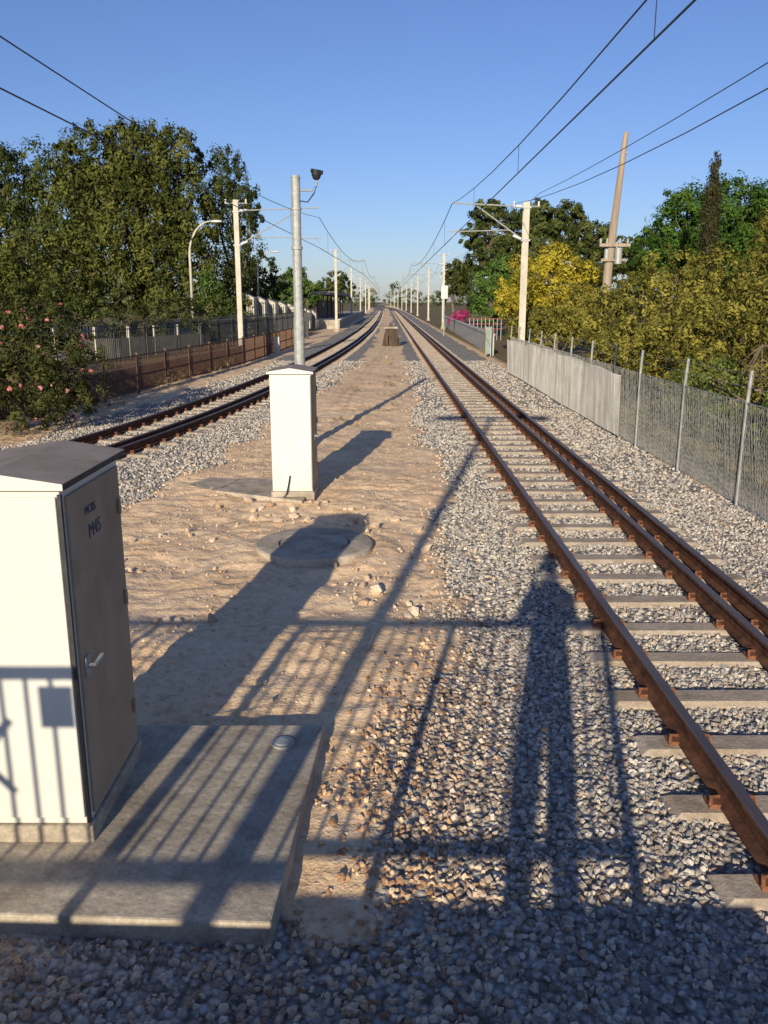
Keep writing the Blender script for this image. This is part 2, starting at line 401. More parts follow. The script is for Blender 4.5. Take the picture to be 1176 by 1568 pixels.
# ------------------------------------------------------------ CCTV pole
cp=MB(); X,Y=-1.56,15.5
cp.tube([(X,Y,0),(X,Y,2.4),(X,Y,2.4),(X,Y,4.72)],[.10,.095,.082,.078],16)
cp.tube([(X,Y,4.72),(X,Y,4.76)],[.085,.07],16)
cp.tube([(X,Y,3.55),(X,Y,3.60)],.10,14); cp.tube([(X,Y,4.2),(X,Y,4.24)],.095,14)
cp.box(X-.16,X+.16,Y-.16,Y+.16,-.02,.03)
cp.tube([(X+.05,Y,4.52),(X+.28,Y,4.52),(X+.36,Y,4.60),(X+.36,Y,4.74)],.018,8,1)
cp.tube([(X+.07,Y,4.35),(X+.2,Y,4.33),(X+.32,Y,4.48),(X+.36,Y,4.6)],.011,6,2)
cp.tube([(X+.36,Y,4.76),(X+.36,Y,4.84)],[.085,.085],14,2); cp.ell((X+.36,Y,4.755),(.075,.075,.075),2)
cp.tube([(X+.27,Y,4.84),(X+.47,Y-.03,4.80)],.035,8,2)
cp.obj('cctv_camera_pole',[m_galv,m_galv,m_rubber],smooth=False)

# ------------------------------------------------------------ masts
def mast(x,y,h,side,wx,arm=True,zc=4.95,zm=6.05,thick=.11):
    b=MB(); t=thick
    b.box(x-t,x+t,y-t,y-t+.02,0,h); b.box(x-t,x+t,y+t-.02,y+t,0,h); b.box(x-.012,x+.012,y-t+.021,y+t-.021,0,h)
    b.box(x-t*2,x+t*2,y-t*2,y+t*2,-.05,.25,1)
    s=-1 if wx<x else 1
    b.tube([(x+s*t,y,zm+.0),(wx,y,zm+.12)],.028,6,2); b.tube([(x+s*t,y,zc-.05),(wx-s*.9,y,zm+.02)],.028,6,2)
    b.tube([(x+s*.6,y,zc+.28),(wx+s*.1,y,zc+.22)],.022,6,2); b.tube([(wx-s*.2,y,zc+.25),(wx,y,zc+.02)],.015,5,2)
    for zz in (zm,zc-.03):
        b.tube([(x+s*(t+.05),y,zz),(x+s*(t+.35),y,zz+(.02 if zz==zm else .12))],.05,8,3)
    b.box(x-.16,x+.16,y-.13,y+.13,zm-.08,zm-.02,2); b.box(x-.16,x+.16,y-.13,y+.13,zc-.12,zc-.05,2)
    b.tube([(x-.5,y,h-.15),(x+.5,y,h-.15)],.03,6,2)
    for q in (-.45,.45): b.tube([(x+q,y,h-.13),(x+q,y,h+.03)],.035,8,3)
    return b.obj('catenary_mast',[m_mast,m_conc,m_galv,m_lamp])
mast(5.12,33,6.2,-1,2.4)
mast(-6.7,40,7.05,1,-3.0,zc=5.2,zm=6.6)
mast(-4.6,80,7.2,1,-2.0,zc=5.0,zm=6.2)
mast(5.55,86,7.2,-1,2.4,zc=5.0,zm=6.2)
for i in range(8):
    y=126+44*i; bx=float(far_bend(y))
    mast(-5.2+bx,y+4,7.4,1,-1.8+bx,zc=5.0,zm=6.2); mast(6.0+bx,y,7.4,-1,2.4+bx,zc=5.0,zm=6.2)

def catenary(name,sup,cx,zc,zm,sag):
    b=MB()
    for a in range(len(sup)-1):
        y0,y1=sup[a],sup[a+1]; n=max(6,int((y1-y0)/4)); P=[];Q=[]
        for i in range(n+1):
            y=y0+(y1-y0)*i/n; t=i/n; x=cx(y0)*(1-t)+cx(y1)*t
            P.append((x,y,zc)); Q.append((x,y,zm-sag*4*t*(1-t)))
        r=.011 if y1<60 else .016
        b.tube(P,r,5,caps=False); b.tube(Q,r*.9,5,caps=False)
        if y1<130:
            for i in range(1,n): 
                if i%2: b.tube([P[i],Q[i]],.005,4,caps=False)
    b.obj(name,[m_wire])
catenary('overhead_wires',[-12,33,86,126,170,214,258,302,346],lambda y:2.4+float(far_bend(y)),4.95,6.15,.78)
catenary('overhead_wires',[-6,40,80,130,174,218,262,306,350],lambda y:float(np.interp(y,[-6,40,80,130,200],[-5.1,-3.0,-2.0,-1.8,-1.8]))+float(far_bend(y)),5.0,6.3,.8)
fw=MB()
for xx,z0,s in ((4.67,6.15,.95),(5.57,6.5,.45)):
    sup=[(-12,xx),(33,xx),(86,xx+.4),(126,xx+.9),(170,xx+.9),(214,xx+.9),(258,xx)]
    for a in range(len(sup)-1):
        P=[]
        for i in range(13):
            t=i/12; P.append((sup[a][1]*(1-t)+sup[a+1][1]*t,sup[a][0]*(1-t)+sup[a+1][0]*t,z0-s*4*t*(1-t)*(.8 if a else 1)))
        fw.tube(P,.009,5,caps=False)
fw.obj('feeder_wires',[m_wire])

# ------------------------------------------------------------ right chain-link fence
root=empty('chain_link_fence'); fxp=4.72
ps=[5.6,8.3,11.2,13.6,16.0,17.9,19.9,22.1,24.4,26.6,28.8,31,33.0]
pb=MB()
for i,y in enumerate(ps):
    dk=(i==5); tl=random.uniform(-.03,.03)
    pb.tube([(fxp,y,0),(fxp+tl*.3,y,1.4),(fxp+.02+tl*.4,y,1.80)],.026,8,1 if dk else 0)
pb.tube([(fxp,5.6,1.39),(fxp,33,1.34)],.009,5); pb.tube([(fxp,5.6,.7),(fxp,33,.68)],.004,5)
for dx,z in ((.01,1.58),(.02,1.74)): pb.tube([(fxp+dx,5.6,z),(fxp+dx,33,z)],.0025,4)
pb.obj('posts',[m_post,m_fdark],root)
wb=MB(); sp=.045; zt=1.38
for i in range(int((33-5.6)/sp)):
    y=5.6+i*sp
    for s in (0,1):
        a=(fxp+random.uniform(-.004,.004),y,.03); c=(fxp+random.uniform(-.012,.012),y+(sp*9 if s else -sp*9),zt)
        if c[1]<5.6 or c[1]>33: continue
        wb.tube([a,c],.0026,3,caps=False)
wb.obj('wire_mesh',[m_link],root)
sh=MB(); yy=np.arange(16.9,33,.055)
for i,y in enumerate(yy):
    o=.014 if i%2 else -.014
    pj=int(y/2.2); jj=(pj*7919%13)/13-.5
    wob=.05*math.sin(y*1.3)+jj*.06
    sh.v+=[(fxp-.07+o+wob*.2,y,.03+abs(jj)*.06),(fxp-.07+o+wob,y,1.31+.02*math.sin(y*2.1)+jj*.08)]
for i in range(len(yy)-1):
    sh.f.append((2*i,2*i+2,2*i+3,2*i+1)); sh.m.append(0)
sh.obj('fence_sheeting',[M('sheeting_grey',(.34,.32,.27),(.70,.66,.58),1.3,.85,.05,stretch=(1,2.2,.25),stain=(.33,.30,.24))],root)

w=MB(); w.obox((5.35,44),(6.6,98),.2,0,1.0,0); w.obox((5.35,44),(6.6,98),.28,1.0,1.1,0); w.obj('concrete_wall',[M('pale_concrete',(.44,.42,.37),(.58,.55,.49),1.5,.85,.2)])
w=MB(); w.box(4.93,5.15,43,43.08,.15,1.45,0); w.box(4.90,4.929,42.99,43.09,0,1.5,1); w.box(5.151,5.18,42.99,43.09,0,1.5,2); w.obj('trackside_board',[m_teal,m_yel,m_mast])
w=MB()
for i in range(9): w.box(5.9+i*.28-.02,5.9+i*.28+.02,62,62.05,.0,1.5,0)
for z in (.8,1.15,1.5): w.box(5.8,8.3,62.06,62.10,z-.04,z+.01,1)
w.obj('pedestrian_barrier',[m_galv,m_red])
w=MB(); w.tube([(4.6,70,0),(4.6,70,3.5)],.05,8,1); w.box(4.35,4.85,69.9,69.95,2.9,3.9,0); w.box(4.4,4.8,69.88,69.899,3.0,3.8,0); w.obj('trackside_sign',[m_white,m_galv])

w=MB(); X=.28;Y=53.5
w.v=[(X-.55,Y,0),(X+.55,Y,0),(X+.34,Y+.2,1.05),(X-.34,Y+.2,1.05),(X-.55,Y+2.6,0),(X+.55,Y+2.6,0),(X+.34,Y+2.2,1.05),(X-.34,Y+2.2,1.05)]
w.f=[(0,1,2,3),(1,5,6,2),(5,4,7,6),(4,0,3,7),(3,2,6,7)]; w.m=[0]*5
w.box(X-.40,X+.40,Y+.1,Y+2.4,1.052,1.16,1); w.box(X-.10,X+.10,Y+.4,Y+.9,1.162,1.4,0)
w.box(X-.4,X-.2,Y-.25,Y-.02,0,.7,0); w.box(X+.2,X+.4,Y-.25,Y-.02,0,.7,0)
w.obj('timber_buffer_stop',[M('brown_timber',(.06,.04,.03),(.13,.085,.06),4,.85,.3,stretch=(1,1,.2)),m_conc])
w=MB(); w.tube([(0,37.5,0),(0,37.5,.3)],.035,8,0); w.tube([(0,37.5,.3),(0,37.5,.4)],[.05,.04],8,1); w.obj('marker_peg',[M('ochre_paint',(.3,.2,.06),(.4,.28,.1),5,.7,0),m_conc])

# ------------------------------------------------------------ left fences
def along(pts,step):
    out=[];carry=0
    for a,b in zip(pts[:-1],pts[1:]):
        L=math.dist(a,b); d=carry
        while d<L: out.append((a[0]+(b[0]-a[0])*d/L,a[1]+(b[1]-a[1])*d/L)); d+=step
        carry=d-L
    return out
LF=[(-11.6,12),(-9.9,16.5),(-7.75,22.5),(-6.2,38),(-5.85,46),(-5.6,56)]
b=MB()
for p in along(LF,.09): b.box(p[0]-.006,p[0]+.006,p[1]-.006,p[1]+.006,.06,1.12)
for p in along(LF,2.4): b.box(p[0]-.03,p[0]+.03,p[1]-.03,p[1]+.03,0,1.2)
for q,r in zip(LF[:-1],LF[1:]):
    for z in (.1,.55,1.12): b.obox(q,r,.03,z-.015,z+.015)
b.obj('brown_steel_fence',[m_brown])
b=MB()
for q,r in zip(LF[1:-1],LF[2:]): b.obox((q[0]-.5,q[1]),(r[0]-.5,r[1]),.2,0,.72)
b.obj('low_brick_wall',[M('brick_brown',(.13,.075,.05),(.25,.15,.10),3,.9,.3,stain=(.10,.08,.06))])
DF=[(-17,27),(-11.5,34),(-9.0,44),(-7.4,58),(-6.9,74)]
b=MB()
for p in along(DF,.14):
    b.box(p[0]-.012,p[0]+.012,p[1]-.012,p[1]+.012,.2,1.75)
    b.tube([(p[0],p[1],1.75),(p[0]+.04,p[1],1.85),(p[0]+.12,p[1],1.90)],.011,4,caps=False)
for q,r in zip(DF[:-1],DF[1:]):
    for z in (.3,1.55): b.obox(q,r,.04,z-.02,z+.02)
for p in along(DF,2.6): b.box(p[0]-.035,p[0]+.035,p[1]-.035,p[1]+.035,0,1.8)
b.obj('dark_palisade_fence',[m_fdark])
b=MB(); WP=[(-21,35),(-13,42),(-10.2,48)]
for q,r in zip(WP[:-1],WP[1:]): b.obox(q,r,.18,0,.95,1)
for p in along(WP,1.9): b.box(p[0]-.06,p[0]+.06,p[1]-.12,p[1]+.12,0,1.5,0)
b.obj('panel_wall',[m_mast,M('wall_grey',(.13,.12,.095),(.20,.185,.15),2,.9,.2,stain=(.09,.08,.065))])
b=MB(); RP=[(-11.2,70),(-10.6,72),(-10.0,74),(-9.4,76),(-8.8,78),(-8.2,80),(-7.7,82),(-7.2,84),(-6.8,86)]
for i,(q,r) in enumerate(zip(RP[:-1],RP[1:])):
    h=3.3-.20*i
    n=len(b.v)
    b.v+=[(q[0],q[1],.2),(r[0],q[1],.2),(r[0],q[1],h-.35),(q[0],q[1],h),(q[0],q[1]+1.6,.2),(r[0],q[1]+1.6,.2),(r[0],q[1]+1.6,h-.35),(q[0],q[1]+1.6,h)]
    for f_ in ((0,1,2,3),(5,4,7,6),(1,5,6,2),(4,0,3,7),(3,2,6,7)): b.f.append(tuple(n+k_ for k_ in f_)); b.m.append(0)
    for k_ in range(1,4):
        xx=q[0]+(r[0]-q[0])*k_/4; b.box(xx-.03,xx+.03,q[1]-.05,q[1]-.003,.2,h-.45,1)
b.obj('white_ramp_wall',[m_mast,m_fdark])
b=MB(); b.box(-8.6,-4.75,88,190,-.05,.85,0); b.box(-4.9,-4.6,87.9,190.1,.852,.95,1)
b.obj('station_platform',[m_conc,m_mast])
sh_=MB()
for y in range(96,140,7): sh_.box(-7.0,-6.85,y,y+.15,.85,3.4,0)
sh_.box(-8.2,-5.4,94,138,3.4,3.55,1); sh_.box(-8.0,-5.6,94.2,137.8,3.552,3.75,1); sh_.box(-8.0,-7.8,100,132,.852,2.8,2)
sh_.obj('platform_shelter',[m_fdark,m_lid,m_brown])
b=MB(); b.box(-5.95,-5.75,64,64.2,0,1.3,0); b.box(-6.05,-5.65,63.95,64.25,1.301,1.9,0); b.tube([(-5.85,64.1,1.9),(-5.85,64.1,2.4)],.04,6,0); b.obj('relay_box',[m_fdark])
b=MB(); b.box(-30,-11.5,48,160,.02,.035); b.obj('road',[m_asph])
b=MB(); b.tube([(-5.7,45,0),(-5.7,45,1.15)],.08,8,1); b.box(-5.85,-5.55,44.9,45.1,.0,.9,0); b.obj('yellow_topped_post',[m_mast,m_yel])

def street(x,y,h,arm):
    b=MB(); b.tube([(x,y,0),(x,y,1.4)],[.13,.12],12); P=[(x,y,1.4),(x,y,h*.72)]
    for i in range(1,9):
        t=i/8*math.pi/2; P.append((x+arm*(1-math.cos(t)),y,h*.72+(h*.28-.1)*math.sin(t)))
    b.tube(P,[.10]+[.085]*1+[.075-.004*i for i in range(8)],10)
    e=P[-1]; b.ell((e[0]+.30,y,e[2]-.02),(.42,.17,.10),1)
    b.obj('street_lamp',[m_mast,m_lamp],smooth=True)
street(-13.3,60,8.0,1.6); street(-14.0,96,8.0,1.7); street(11.5,52,5.0,-1.3)
b=MB(); b.tube([(8.65,35,0),(8.75,35,4),(9.10,35.1,8.4),(9.16,35.1,8.95)],[.19,.17,.11,.10],12,0)
b.box(8.3,9.5,34.75,34.85,4.75,4.87,0); b.box(8.4,9.35,34.75,34.85,4.2,4.3,0)
for q in (8.35,8.6,9.1,9.4): b.tube([(q,34.8,4.88),(q,34.8,5.05)],.045,8,1)
b.tube([(9.05,34.75,4.1),(9.05,34.75,4.7)],.14,10,1); b.tube([(8.62,34.85,4.2),(8.62,34.85,4.65)],.1,10,1)
b.tube([(9.05,35,8.2),(9.25,35,8.2)],.03,6,1)
b.obj('wooden_telegraph_pole',[m_wood,m_galv])

# ------------------------------------------------------------ vegetation
def sc(bl,k): return [(a*k,b*k,2.67+(c-2.67)*k,d*k,e*k,f*k) for a,b,c,d,e,f in bl]
def foliage(blobs,clumps,leaves,leaf,seed,cr=.2,asp=.42,droop=0.):
    g=np.random.default_rng(seed); B=np.array(blobs,float)
    w=(B[:,3]*B[:,4]*B[:,5])**(2/3); w/=w.sum()
    n=clumps; bi=g.choice(len(B),n,p=w); b=B[bi]
    d=g.normal(size=(n,3)); d/=np.linalg.norm(d,axis=1)[:,None]
    rad=np.where(g.random(n)<.74,g.uniform(.78,1.06,n),g.uniform(.2,.8,n))
    c=b[:,:3]+d*rad[:,None]*b[:,3:6]
    mr=b[:,3:6].mean(1); cr_=mr*cr*g.uniform(.55,1.5,n); cb=g.random(n)
    m=n*leaves; ci=np.repeat(np.arange(n),leaves)
    off=g.normal(size=(m,3)); off/=np.linalg.norm(off,axis=1)[:,None]; rr=g.random(m)**.42
    p=c[ci]+off*(rr*cr_[ci])[:,None]*np.array([1,1,.8+droop])
    nr=off*1.0+d[ci]*.7+g.normal(size=(m,3))*.28; nr/=np.linalg.norm(nr,axis=1)[:,None]
    t=g.normal(size=(m,3)); t[:,2]-=droop*1.5; t-=nr*(t*nr).sum(1)[:,None]; t/=np.linalg.norm(t,axis=1)[:,None]
    s=np.cross(nr,t); L=leaf*g.uniform(.5,1.4,m)
    a=t*L[:,None]*.5; q=s*(L*asp)[:,None]*.5
    V=np.stack([p-a,p+q*1.0,p+a,p-q],1)
    k=(p[:,2]>.05); V=V[k]; 
    tone=np.clip(cb[ci]*.6+g.random(m)*.16+(rr-.5)*.5+.10,0,1)[k]  # random tone, plus painted shade: leaves darken towards the clump centre
    F=np.arange(len(V)*4).reshape(-1,4)
    return V.reshape(-1,3),F,np.repeat(tone,4)
def tree(name,base,th,tr,blobs,mat,clumps,leaves,leaf,seed,cr=.2,droop=0.,asp=.42,flower=None):
    root=empty(name); g=random.Random(seed)
    V,F,rn=foliage(blobs,clumps,leaves,leaf,seed,cr,asp,droop); npmesh('crown',V,F,mat,{'tone':rn},root)
    if flower:
        fm,nf=flower; V,F,rn=foliage([(q[0],q[1],q[2],q[3]*1.03,q[4]*1.03,q[5]*1.03) for q in blobs],nf,10,leaf*.7,seed+50,.05,.8); npmesh('flowers',V,F,fm,{'tone':rn},root)
    b=MB(); bx,by=base
    b.tube([(bx,by,-.1),(bx+.05,by,th*.35),(bx-.08,by,th*.7),(bx,by,th)],[tr*1.3,tr,tr*.85,tr*.6],10)
    for q in blobs:
        s=g.uniform(.35,.9)*th; e=(q[0],q[1],q[2]+q[5]*.3); mpt=((bx+e[0])/2+g.uniform(-.3,.3),(by+e[1])/2,(s+e[2])/2+g.uniform(0,.5))
        b.tube([(bx,by,s),mpt,e],[tr*.5,tr*.33,tr*.1],7)
        for _ in range(3):
            e2=(q[0]+g.uniform(-.7,.7)*q[3],q[1]+g.uniform(-.7,.7)*q[4],q[2]+g.uniform(-.3,.8)*q[5]); b.tube([mpt,e2],[tr*.22,tr*.05],5)
    b.obj('trunk_and_limbs',[m_bark],root,smooth=True)
L_dark=leafmat('leaves_dark_olive',(.011,.017,.005),(.040,.053,.014),(.105,.12,.034))
L_pine=leafmat('leaves_pine',(.012,.018,.004),(.053,.065,.015),(.145,.15,.036))
L_green=leafmat('leaves_green',(.02,.042,.009),(.055,.11,.022),(.13,.19,.04))
L_yel=leafmat('leaves_yellow_green',(.08,.072,.010),(.28,.225,.022),(.48,.39,.045))
L_ol=leafmat('leaves_olive',(.033,.038,.008),(.14,.132,.025),(.31,.265,.055))
L_dry=leafmat('leaves_dry',(.09,.06,.035),(.20,.145,.08),(.32,.25,.14))
L_far=leafmat('leaves_distant',(.03,.045,.02),(.08,.10,.04),(.15,.16,.07))
F_pink=leafmat('petals_pink',(.36,.08,.08),(.58,.20,.18),(.72,.38,.33))
F_mag=leafmat('petals_magenta',(.25,.015,.08),(.4,.03,.13),(.5,.08,.2))
K=1.35
tree('pine_tree',(-18.9,67.5),8,.5,sc([(-15.8,50,9.4,2.3,2.3,2.6),(-13.2,50,9.7,1.9,2.2,2.5),(-11.5,50,9.8,1.4,1.8,2.2),(-14.2,50.5,10.1,1.6,1.8,2.1),(-14.2,49,6.6,3.3,2.8,2.9),(-17.2,50.5,7.6,1.9,2.2,3.0),(-11.1,49.5,6.6,1.8,2.0,2.9),(-16.8,49,4.2,3.0,2.4,2.6),(-12,48.5,3.8,2.8,2.2,2.4),(-17.4,50,9.6,1.1,1.4,1.6)],K),L_pine,1250,56,.31,11,.17,.4)
tree('eucalyptus_tree',(-11.8,70),8,.28,sc([(-9.2,52,9.9,1.0,1.1,1.3),(-8.4,52,8.7,.9,1.0,1.1),(-7.7,52,7.6,.75,.8,.8),(-9.2,52,7.0,1.3,1.4,1.5),(-8.2,52,5.8,1.0,1.2,1.1),(-9.5,52,4.0,1.5,1.5,1.8),(-10.1,52,8.4,.8,1.1,1.2)],K),L_dark,300,50,.26,12,.24,.6)
tree('gum_tree',(-31,75),8,.4,sc([(-25.5,58,9.8,3.0,2.8,2.7),(-22.3,57,9.8,2.0,2.2,2.5),(-20.8,56,7.2,2.7,2.8,3.2),(-26,57,6.2,4,3.2,3.4),(-21.5,55,3.6,3.4,2.8,2.8),(-27.5,57,3.2,4,2.8,2.8)],1.3),L_dark,720,50,.36,13,.18,.4)
tree('conifer_tree',(-23.1,55),3,.15,sc([(-18.5,44,4.8,1.3,1.3,2.2),(-18.6,44,2.8,1.9,1.9,2.0),(-20.5,43,3.2,1.8,1.8,2.5)],1.25),L_pine,230,46,.24,14,.22,.3)
tree('young_conifer_tree',(-12.2,60),2.5,.1,[(-12.2,61,3.6,.8,.8,1.5),(-12.2,61,1.9,1.1,1.1,1.3)],L_green,90,40,.2,15,.3)
tree('shrub_thicket',(-17,56),1.5,.1,sc([(-18.5,46.5,2.0,2.2,1.3,1.9),(-15.2,47,1.8,2.0,1.3,1.8),(-12.3,48,1.7,1.8,1.2,1.7),(-9.9,50.5,1.6,1.5,1.2,1.7),(-8.6,54,1.5,1.3,1.3,1.5),(-22,45,2.2,2.4,1.5,2.2)],1.18),L_dark,380,40,.23,16,.22)
tree('oleander_bush',(-7.9,18.3),.9,.07,[(-7.4,18.3,1.75,1.05,1.1,1.0),(-8.5,18.0,1.95,1.2,1.2,1.0),(-6.8,18.6,1.3,.72,.9,.85),(-7.8,17.6,.9,1.3,1.1,.85),(-9.7,17.6,1.7,1.3,1.2,1.25),(-7.0,18.2,.6,.8,.8,.5)],leafmat('leaves_oleander',(.010,.016,.005),(.040,.050,.013),(.115,.11,.034)),560,56,.095,17,.19,.1,.3,flower=(F_pink,150))
V,F,rn=foliage([(-8.9,14.5,.15,1.6,1.2,.4),(-7.9,16.8,.2,.8,1.2,.35),(-7.2,22,.2,.5,2,.35),(-6.9,28,.2,.4,3,.35),(-6.5,34,.2,.4,3,.35)],190,26,.11,19,.2,.12); npmesh('dry_weeds',V,F,L_dry,{'tone':rn})
V,F,rn=foliage([(-1.72,3.12,.04,.10,.06,.07),(-.30,4.2,.02,.06,.25,.04),(-2.0,10.9,.03,.3,.2,.05)],26,16,.035,20,.3,.12); npmesh('small_weeds',V,F,L_ol,{'tone':rn})
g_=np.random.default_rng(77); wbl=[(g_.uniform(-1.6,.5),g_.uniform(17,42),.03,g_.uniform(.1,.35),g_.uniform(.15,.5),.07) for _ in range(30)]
V,F,rn=foliage(wbl,220,16,.09,21,.25,.10); npmesh('dry_grass_tufts',V,F,L_dry,{'tone':rn})

tree('wattle_bush',(8.0,45),3,.12,[(7.0,45,3.7,1.2,1.3,1.2),(8.4,45,4.2,1.3,1.3,1.2),(9.5,44.5,3.6,1.2,1.3,1.3),(8.0,44,2.5,2.2,1.6,1.3),(9.7,43.5,2.1,1.4,1.4,1.3),(6.4,45,2.6,.9,1,1.1)],L_yel,460,50,.17,21,.2,.2)
tree('acacia_bush',(8.6,19.5),2.2,.12,[(8.9,19.3,3.0,1.1,1.1,1.0),(8.0,18.5,2.3,1.2,1.1,.9),(7.1,19.5,2.0,1.0,1.1,.85),(9.6,18,2.8,1.1,1.0,1.2),(6.4,20.5,1.5,.8,1,.75),(8.2,17.2,1.5,1.5,1.0,1.1),(9.6,16.5,1.5,1.2,1,1.2),(6.9,18,1.0,.9,.9,.9)],L_ol,700,56,.10,22,.2,.3)
tree('acacia_bush',(8.0,26),2.2,.1,[(8.8,27,3.3,1.2,1.2,1.0),(7.6,26,2.4,1.2,1.2,1.1),(6.5,27,2.0,.9,1.2,1.0),(9.8,25.5,3.0,1.2,1.2,1.3),(6.6,24,1.2,1.0,1.4,1.0),(8.3,24,1.6,1.3,1.2,1.2)],L_ol,460,48,.13,23,.2,.3)
tree('tall_acacia_tree',(9.3,21),3,.1,[(9.2,21,4.1,.5,.6,.8),(9.55,21,3.4,.8,.8,.9),(10.3,21,3.6,.8,.8,.9),(10.0,20.5,2.5,1.1,1,1.1)],L_ol,270,50,.10,24,.22,.5)
tree('green_shrub',(6.9,13.6),.9,.06,[(7.2,13.6,1.2,.9,.9,.75),(6.2,13.2,.9,.6,.8,.6),(8.2,13.5,1.4,.8,.9,.8),(6.6,12,.6,.8,.8,.55),(5.9,16,1.0,.6,1.2,.7)],leafmat('leaves_shrub',(.025,.042,.009),(.08,.115,.025),(.18,.20,.05)),330,50,.075,25,.22,.1)
tree('dead_shrub',(7.3,15.6),2.0,.06,[(7.3,15.6,1.9,.7,.6,.7),(6.4,15.8,1.0,.6,.8,.6),(8.0,15.4,2.2,.6,.6,.6)],L_dry,80,12,.08,26,.3)
tree('bottlebrush_bush',(6.6,33.5),1.2,.06,[(6.5,35,1.6,.9,1.5,1.0),(7.6,34,2.1,1.2,1.4,1.1),(6.0,38,1.3,.7,1.6,.9)],L_ol,240,50,.14,27,.22,.1)
L_bg=leafmat('leaves_bright_green',(.010,.026,.005),(.036,.078,.013),(.085,.15,.026))
tree('green_tree',(20,55),6,.3,[(18.3,55,7.0,2.2,2.2,2.4),(21.0,55,7.3,2.4,2.4,2.5),(23.8,55,7.1,2.6,2.4,2.7),(16.6,54.5,5.2,1.8,1.8,2.0),(19.5,53,4.4,2.6,2,2.3),(23.5,53,4.4,2.8,2,2.5),(26.5,55,6.5,2.5,2.2,3)],L_bg,1150,56,.25,28,.2,.1)
tree('cypress_tree',(15.9,44),7.5,.12,[(15.9,44,8.9,.22,.24,.9),(15.9,44,7.8,.34,.36,1.0),(15.85,44,6.5,.42,.46,1.3),(15.9,44,4.8,.48,.5,1.4)],leafmat('leaves_brown_green',(.018,.017,.008),(.042,.042,.017),(.085,.078,.033)),270,48,.12,29,.33,.8)
tree('norfolk_pine_tree',(9.8,82),9,.3,[(9.3,82,10.6,1.5,1.5,1.3),(11.0,82,9.8,1.3,1.3,1.1),(8.2,82,8.5,1.5,1.5,1.3),(10.2,82,7.2,2.0,1.8,1.4),(8.0,82,5.6,1.8,1.6,1.4),(11.6,82,7.9,1.3,1.3,1.1)],L_dark,360,48,.32,30,.22,.1)
tree('eucalyptus_tree',(15,80),9,.35,[(13.6,80,9.6,2.0,2,1.6),(15.8,80,9.4,2.2,2,1.8),(18.3,80,8.1,2.0,2,1.5),(14.2,80,7,3,2.2,2.0),(18,80,5.8,3,2.2,1.9),(21.5,80,6.8,2,2,1.6),(24.5,82,6.8,2.5,2,1.8)],L_dark,640,48,.37,31,.2,.1)
tree('green_bush',(8.4,68),3,.15,[(7.6,68,3.8,1.2,1.3,1.2),(9.0,68,4.6,1.5,1.4,1.5),(8.2,67,2.2,1.8,1.4,1.4),(10.3,68,3.8,1.7,1.4,1.8)],L_green,300,44,.25,32,.22,.1)
tree('dark_tree',(7.4,98),5,.2,[(7.2,98,5.9,1.1,1.1,1.2),(7.9,98,4.6,1.5,1.4,1.3),(8.6,98,6.0,1.2,1.2,1.1)],L_dark,150,42,.32,33,.28,.1)
tree('bougainvillea_bush',(7.4,84),1,.06,[(7.2,84,1.3,.8,1.0,.6),(6.5,85,.9,.5,.8,.4)],F_mag,80,36,.16,34,.3,.1)
V,F,rn=foliage([(5.3,y_,.12,.3,1.0,.2) for y_ in range(9,34,3)],150,20,.07,39,.3,.15); npmesh('fence_weeds',V,F,L_dry,{'tone':rn})
bl=[]; g=random.Random(5)
for i in range(60):
    y=g.uniform(110,480); s=-1 if i%2 else 1
    x=s*g.uniform(11,60)*(y/200+.4)+float(far_bend(y))-(0 if s>0 else 4); h=g.uniform(2.5,5.5)*(1 if y<250 else 1.4)
    bl.append((x,y,h*.8,h*1.1,h*.9,h))
for i in range(40):
    x=-150+i*7.7+g.uniform(-3,3); h=g.uniform(4,9)
    if abs(x-4)<6: h*=.6
    bl.append((x-4,560+g.uniform(-30,60),h*.6,6,5,h))
V,F,rn=foliage(bl,2300,26,1.15,40,.24,.55); npmesh('distant_trees',V,F,L_far,{'tone':rn})
tree('street_tree',(-15,100),5,.2,[(-14.2,100,6.3,1.7,1.6,1.7),(-16,100,5.6,2,2,2.2),(-12.6,101,4.4,1.6,1.6,1.7),(-15,99,3,3,2,2)],L_dark,230,40,.35,41,.24)
tree('street_tree',(-12.5,125),5,.2,[(-12.8,125,5.8,1.8,1.8,1.8),(-10.6,126,4.2,1.8,1.6,1.7),(-14,125,4.2,2.4,2,2.3)],L_green,170,38,.4,42,.25)
tree('street_tree',(-9.5,170),6,.2,[(-9.4,170,6.6,2.0,2,2.0),(-7.8,171,4.6,1.9,1.6,2),(-11.2,170,4.6,2.4,2,2.4)],L_dark,140,34,.5,43,.25)

# ------------------------------------------------------------ platform, railing, lamp and photographer
b=MB(); b.box(-12,1.02,-14,.36,0,.80,0); b.box(-12,1.10,-14,.42,.802,.92,1); b.obj('platform',[m_conc,m_conc2],bevel=.01)
b=MB(); FY=.34; X0,X1=-12,.56
b.box(X0,X1,FY-.025,FY+.025,2.00,2.055); b.box(X0,X1,FY-.02,FY+.02,1.04,1.09)
x=X1-.06
while x>X0:
    b.box(x-.010,x+.010,FY-.010,FY+.010,1.091,1.999); x-=.118
x=X1
while x>X0: b.box(x-.03,x+.03,FY-.055,FY-.026,.92,2.07); x-=1.25
b.box(-2.27,-2.11,FY+.026,FY+.034,1.74,1.95); b.box(-2.62,-2.58,FY+.026,FY+.034,1.08,2.0)
b.tube([(-2.60,FY+.03,1.55),(-2.42,FY+.03,1.78)],.022,6); b.tube([(-2.60,FY+.03,1.60),(-2.43,FY+.03,1.40)],.022,6)
b.obj('platform_railing',[m_fdark])
b=MB(); px,py=-2.0,-3.0; LH=7.15
